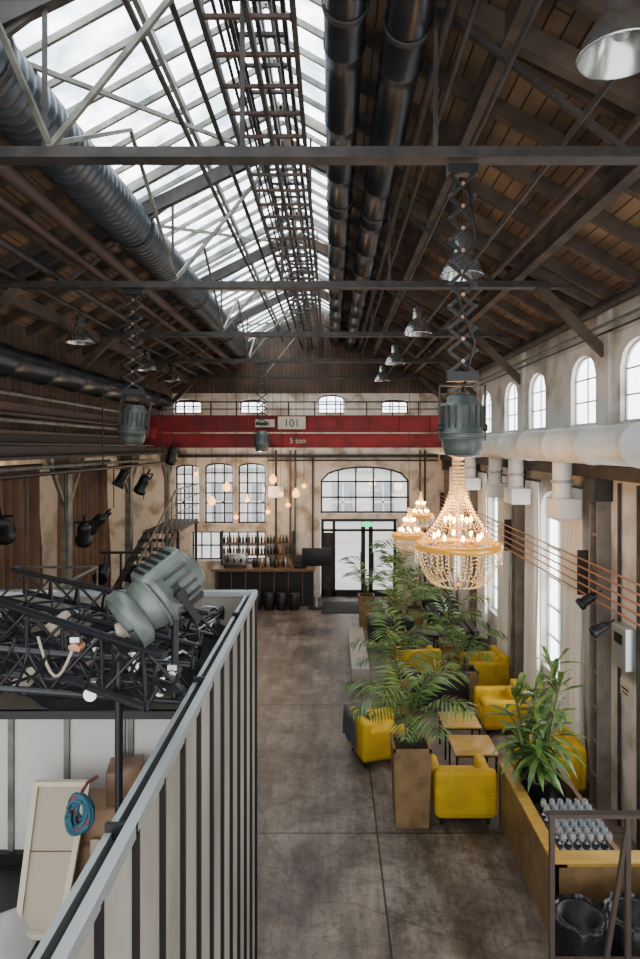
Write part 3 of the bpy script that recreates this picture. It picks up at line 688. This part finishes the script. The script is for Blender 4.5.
for dz in(1.0,.7,.4): b.cyl((xs1,ya,dz+.1),(xs1,yb,dz+2.6),.024 if dz==1 else .012,'pale',seg=6); b.cyl((xs1,yb,dz+2.6),(xs1,18.9,dz+2.6),.02 if dz==1 else .012,'pale',seg=6)
for k in range(6): b.cyl((xs1,yb+k*.5,2.58),(xs1,yb+k*.5,3.6),.014,'pale',seg=6)
b.done()
b=B('stage_platform'); b.bx(-4.9,-3.6,7.2,9.9,2.1,2.2,'steel')
for x in(-4.8,-3.65):
    for y in(7.3,9.8): b.box((x,y,1.05),(.07,.07,2.1),'steel')
for y in(7.25,8.1,9.0,9.85): b.cyl((-3.62,y,2.2),(-3.62,y,2.85),.018,'pale',seg=8)
for z in(2.5,2.85): b.cyl((-3.62,7.25,z),(-3.62,9.85,z),.02,'pale',seg=8); b.cyl((-4.9,9.85,z),(-3.62,9.85,z),.02,'pale',seg=8)
b.done()
def flight(x,y,z,s):
    b=B('flight_case').place((x,y,z)); b.rbox((0,0,s[2]/2),s,'leather',.01,1)
    for i in(-1,1):
        for j in(-1,1): b.box((i*s[0]/2,j*s[1]/2,s[2]/2),(.03,.03,s[2]),'chrome')
        b.box((i*s[0]/2,0,s[2]),(.03,s[1],.03),'chrome'); b.box((0,i*s[1]/2,s[2]),(s[0],.03,.03),'chrome'); b.box((0,i*s[1]/2,s[2]*.6),(s[0],.02,.03),'chrome')
    b.done()
flight(-4.4,9.3,2.2,(.6,.5,.35)); flight(-4.3,8.3,2.2,(.7,.5,.45))
for sx,sy,hh in((-3.6,10.9,2.9),):
    b=B('lighting_stand').place((sx,sy,0))
    b.cyl((0,0,.1),(0,0,hh),.02,'black')
    for k in range(3):
        t=2*pi*k/3; b.cyl((0,0,.6),(math.cos(t)*.35,math.sin(t)*.35,0.02),.014,'black',seg=8)
    b.box((0,0,hh),(.7,.04,.04),'black')
    for s in(-.28,.28):
        b.cyl((s,0,hh-.28),(s,-.18,hh-.38),.11,'black'); b.cyl((s,-.18,hh-.38),(s,-.22,hh-.40),.13,'black'); b.box((s,0,hh-.12),(.02,.02,.25),'black')
    b.done()
def stage(p,rz,tilt,sc=1,m='black'):
    b=B('stage_light').place(p,rz,sc,rx=tilt)
    b.lathe([(.001,.2),(.07,.19),(.1,.12),(.1,-.1),(.13,-.12),(.13,-.2),(.11,-.2),(.1,-.14),(.001,-.13)],(0,0,0),m,18)
    for s in(-1,1): b.box((s*.14,0,.1),(.012,.03,.3),m)
    b.box((0,0,.25),(.29,.03,.012),m); b.cyl((0,0,.25),(0,0,.38),.02,m,seg=8)
    b.done()
for p,rz,t in((P(84,533,11.0),.4,.7),(P(143,484,14.5),1,.6),(P(122,478,14.5),2,.5),(P(4,528,9.2),.3,.8),(P(172,455,16),.5,.5),(P(97,522,12.5),1.2,.9)): stage(p,rz,t,1.1)
b=B('lighting_bar'); b.cyl((-4.3,8,4.3),(-4.3,16.5,4.3),.03,'black',seg=8); b.cyl((-4.6,8,4.75),(-4.6,16.5,4.75),.03,'black',seg=8)
for y in(8.2,12,16.2): b.cyl((-4.3,y,4.3),(-4.3,y,5.9),.015,'black',seg=6)
for y in(9.0,10.3,11.2,12.6,13.6,14.6): b.cyl((-4.3,y,4.3),(-4.3,y,3.5),.012,'black',seg=6)
b.done()
stage((3.25,8.15,2.75),1.2,.9,.6); stage((3.25,7.75,2.5),1.0,.9,.55)
b=B('fuse_box'); b.rbox((XR-.08,7.7,2.3),(.14,.36,.5),'rail',.01); b.box((XR-.155,7.7,2.4),(.01,.2,.12),'black'); b.done()
b=B('warning_sign'); b.box((XR-.015,7.8,1.75),(.02,.26,.2),'sign'); b.box((XR-.027,7.8,1.75),(.006,.2,.02),'black'); b.box((XR-.027,7.8,1.7),(.006,.16,.015),'black'); b.done()
b=B('wall_conduits')
for y in(7.45,7.95,8.7,12.4,16.1): b.cyl((XR-.03,y,0),(XR-.03,y,4.25),.022,'steel',seg=8)
b.done()

# partition booth
XP=-.69; YP=5.85; ZP=3.39
b=B('partition_wall')
b.bx(XP-.04,XP-.01,.5,YP,0,ZP-.04,'panel')
y=YP-.04
while y>.5: b.bx(XP-.012,XP+.012,y-.024,y,0,ZP-.04,'black'); y-=.355
b.bx(XP-.03,XP+.01,.5,YP,ZP-.05,ZP,'rail'); b.bx(XP-.10,XP-.075,.5,YP,ZP-.08,ZP-.03,'rail'); b.bx(XP-.075,XP-.03,.5,YP,ZP-.12,ZP-.08,'black')
y=.8
while y<YP: b.bx(XP-.10,XP+.01,y,y+.02,ZP-.055,ZP-.002,'black'); y+=1.42
b.bx(-3.8,XP,YP-.06,YP,0,ZP-.03,'panel'); b.bx(-3.8,XP,YP-.08,YP+.02,ZP-.04,ZP,'rail')
for k in range(6): b.bx(-3.8+k*.6,-3.76+k*.6,YP,YP+.02,0,ZP,'black')
b.done()
b=B('partition_wall'); YI=4.02
b.bx(-3.8,-.85,YI,YI+.04,2.1,3.02,'panelw'); b.bx(-3.8,-.82,YI-.03,YI,3.0,3.05,'black')
for x in(-3.2,-2.6,-2.03,-1.68,-1.33,-1.28,-.92): b.bx(x,x+.035,YI-.02,YI,2.1,3.0,'pale')
b.bx(-3.8,-.82,YI-.05,YI,2.1,2.17,'black')
b.done()
b=B('storage_platform'); b.bx(-3.8,-.74,1.6,YI+.04,2.02,2.1,'leather')
for x in(-3.7,-2.2,-.85):
    for y in(1.7,3.9): b.box((x,y,1.01),(.08,.08,2.02),'black')
b.done()
b=B('black_canopy'); n=40; vs=[];fs=[]; rnd=random.Random(5)
for i in range(n+1):
    for j in range(n+1):
        x=-3.8+2.93*i/n; y=YI+ (YP-.1-YI)*j/n
        z=3.06+.05*math.sin(x*5+y*3)+.035*math.sin(y*11-x*7)+.02*rnd.random()+.05*math.sin(x*13)*math.sin(y*4)
        vs.append((x,y,z))
for i in range(n):
    for j in range(n): a=i*(n+1)+j; fs.append((a,a+n+1,a+n+2,a+1))
b.add(vs,fs,'blackfab',True); b.done()
def truss(b,p1,p2,s=.2,n=9,r=.018,m='black'):
    p1=Vector(p1);p2=Vector(p2); d=(p2-p1).normalized(); sd=d.cross(Vector((0,0,1))).normalized()*s/2; up=Vector((0,0,1))*s*.85
    ch=[lambda t:p1.lerp(p2,t)+sd,lambda t:p1.lerp(p2,t)-sd,lambda t:p1.lerp(p2,t)+up]
    for c in ch: b.cyl(c(0),c(1),r,m,seg=10)
    for k in range(n):
        a,c=k/n,(k+1)/n; mid=(a+c)/2
        for i,j in((0,2),(1,2),(0,1)): b.cyl(ch[i](a),ch[j](mid),r*.5,m,seg=6); b.cyl(ch[j](mid),ch[i](c),r*.5,m,seg=6)
b=B('lighting_truss')
truss(b,(-2.7,4.2,3.62),(-.85,3.25,3.42),.26,7,.022,'leather'); truss(b,(-2.2,3.25,3.55),(-.80,3.6,3.3),.2,6,.018,'leather'); truss(b,(-2.6,5.2,3.5),(-.88,4.6,3.3),.24,7,.02,'leather')
b.cyl((-1.10,3.3,2.1),(-1.10,3.3,3.6),.02,'black'); b.cyl((-.86,3.5,3.3),(-.86,3.5,3.75),.02,'black'); b.cyl((-2.4,4.1,2.1),(-2.4,4.1,3.7),.022,'black')
b.box((-1.1,3.3,2.12),(.3,.3,.03),'black')
for x,y,z in((-1.4,3.5,3.6),(-1.05,3.4,3.55),(-.87,3.5,3.45),(-1.25,3.34,3.42),(-.95,3.56,3.36)): b.cyl((x,y-.04,z),(x,y+.04,z),.035,'copper' if x<-1.3 else 'chrome'); b.box((x,y,z+.05),(.05,.05,.03),'chrome')
b.done()
b=B('spotlight_on_truss'); p=P(168,588,3.45); b.aim(p,(-.62,-.45,-.5),1.0); spot(b,.38,.15,'spot',False); b.place()
b.tube([p+Vector((.06,.12,.02)),p+Vector((.05,.1,-.1)),(-.86,3.5,3.64)],.014,'black')
b.cyl((-.86,3.5,3.4),(-.86,3.5,3.72),.018,'black'); b.done()
for q,rz,t in((P(132,628,3.5),1.9,1.3),(P(92,655,3.6),.6,1.2),(P(60,622,4.2),2.4,.9),(P(18,612,3.9),.8,1.0),(P(30,676,3.5),2.0,.8)):
    b=B('clamp_lamp').place(q,rz,.40,rx=t)
    b.lathe([(.001,.2),(.07,.19),(.1,.12),(.1,-.1),(.13,-.12),(.13,-.2),(.11,-.2),(.1,-.14)],(0,0,0),'chrome' if rz<.7 else ('canvas' if rz>1.8 else 'black'),16); b.lathe([(.1,-.14),(.001,-.13)],(0,0,0),'lens',16)
    for s in(-1,1): b.box((s*.14,0,.1),(.012,.03,.3),'black')
    b.box((0,0,.25),(.29,.03,.012),'black'); b.cyl((0,0,.25),(0,0,.42),.02,'black',seg=8); b.done()
b=B('power_cables'); rnd=random.Random(9)
for k in range(34):
    x0=rnd.uniform(-2.6,-1.0); y0=rnd.uniform(3.9,5.6); pts=[]
    ang=rnd.uniform(0,6)
    for j in range(16):
        ang+=rnd.uniform(-.9,.9); x0=min(max(x0+math.cos(ang)*.12,-2.9),-.95); y0=min(max(y0+math.sin(ang)*.12,4.0),5.6)
        pts.append((x0,y0,3.19+.12*abs(math.sin(j*.8+k))))
    b.tube(pts,.010,'leather' if k%9 else 'rail',6)
for k in range(12):
    xa=-2.3+k*.12; pts=[]
    for j in range(9):
        u=j/8; pts.append((xa+.28*u,3.45-.04*k*u+.05*math.sin(k),3.68-.20*math.sin(u*pi)*(1+.3*math.sin(k*2))))
    b.tube(pts,.008,'black' if k%6 else 'canvas',6)
b.done()
b=B('stretched_canvas'); c=[P(36,783,3.8),P(88,783,3.8),P(60,935,3.36),P(17,935,3.36)]
for i in range(4): b.beam(c[i],c[(i+1)%4],.03,.03,'sign')
b.add([v+Vector((0,.012,0)) for v in c],[(0,1,2,3)],'canvas'); b.beam((c[0]+c[3])/2+Vector((0,.03,0)),(c[1]+c[2])/2+Vector((0,.03,0)),.03,.02,'wood'); b.done()
b=B('cardboard_boxes'); b.rbox((-1.36,3.8,2.25),(.30,.26,.3),'card',.006,1); b.rbox((-1.35,3.82,2.5),(.27,.24,.2),'card',.006,1); b.rbox((-1.24,3.84,2.70),(.20,.2,.2),'wood',.006,1,(0,0,.2)); b.box((-1.36,3.665,2.3),(.05,.004,.3),'canvas')
b.done()
b=B('rope_coil')
for k in range(12):
    c=P(82,812,3.55)+Vector((.015*math.sin(k*2),-.004*k,.012*(k%3))); pts=[c+Vector(((.03+.003*k)*math.cos(t*pi/8+k*.3),.02*math.sin(t*pi/5+k),(.06+.004*k)*math.sin(t*pi/8+k*.3))) for t in range(17)]
    b.tube(pts,.011,'ropeb' if k%4 else 'ropep',6)
b.tube([P(82,792,3.56),P(88,782,3.7),P(98,776,3.72)],.01,'ropep'); b.done()
b=B('folded_cloth'); n=16; vs=[];fs=[]
for i in range(n+1):
    for j in range(n+1):
        x=-2.3+.75*i/n; y=3.1+.4*j/n; e=min(i,j,n-i,n-j)/n; vs.append((x,y,2.105+min(.12,e*.6)+.02*math.sin(x*25+y*9)*min(1,e*5)))
for i in range(n):
    for j in range(n): a=i*(n+1)+j; fs.append((a,a+n+1,a+n+2,a+1))
b.add(vs,fs,'panelw',True); b.done()

# world / camera
w=bpy.data.worlds.new('overcast_sky'); scene.world=w; w.use_nodes=True
w.node_tree.nodes['Background'].inputs[0].default_value=(.96,.98,1,1); w.node_tree.nodes['Background'].inputs[1].default_value=4.2
cam=bpy.data.cameras.new('camera'); co=bpy.data.objects.new('camera',cam); scene.collection.objects.link(co); scene.camera=co
co.location=(0,0,H); co.rotation_euler=(pi/2,0,0); cam.sensor_width=36; cam.lens=24; cam.sensor_fit='AUTO'
cam.shift_x=-(CX-320)/959; cam.shift_y=-(479.5-CY)/959; cam.clip_start=.05; cam.clip_end=200
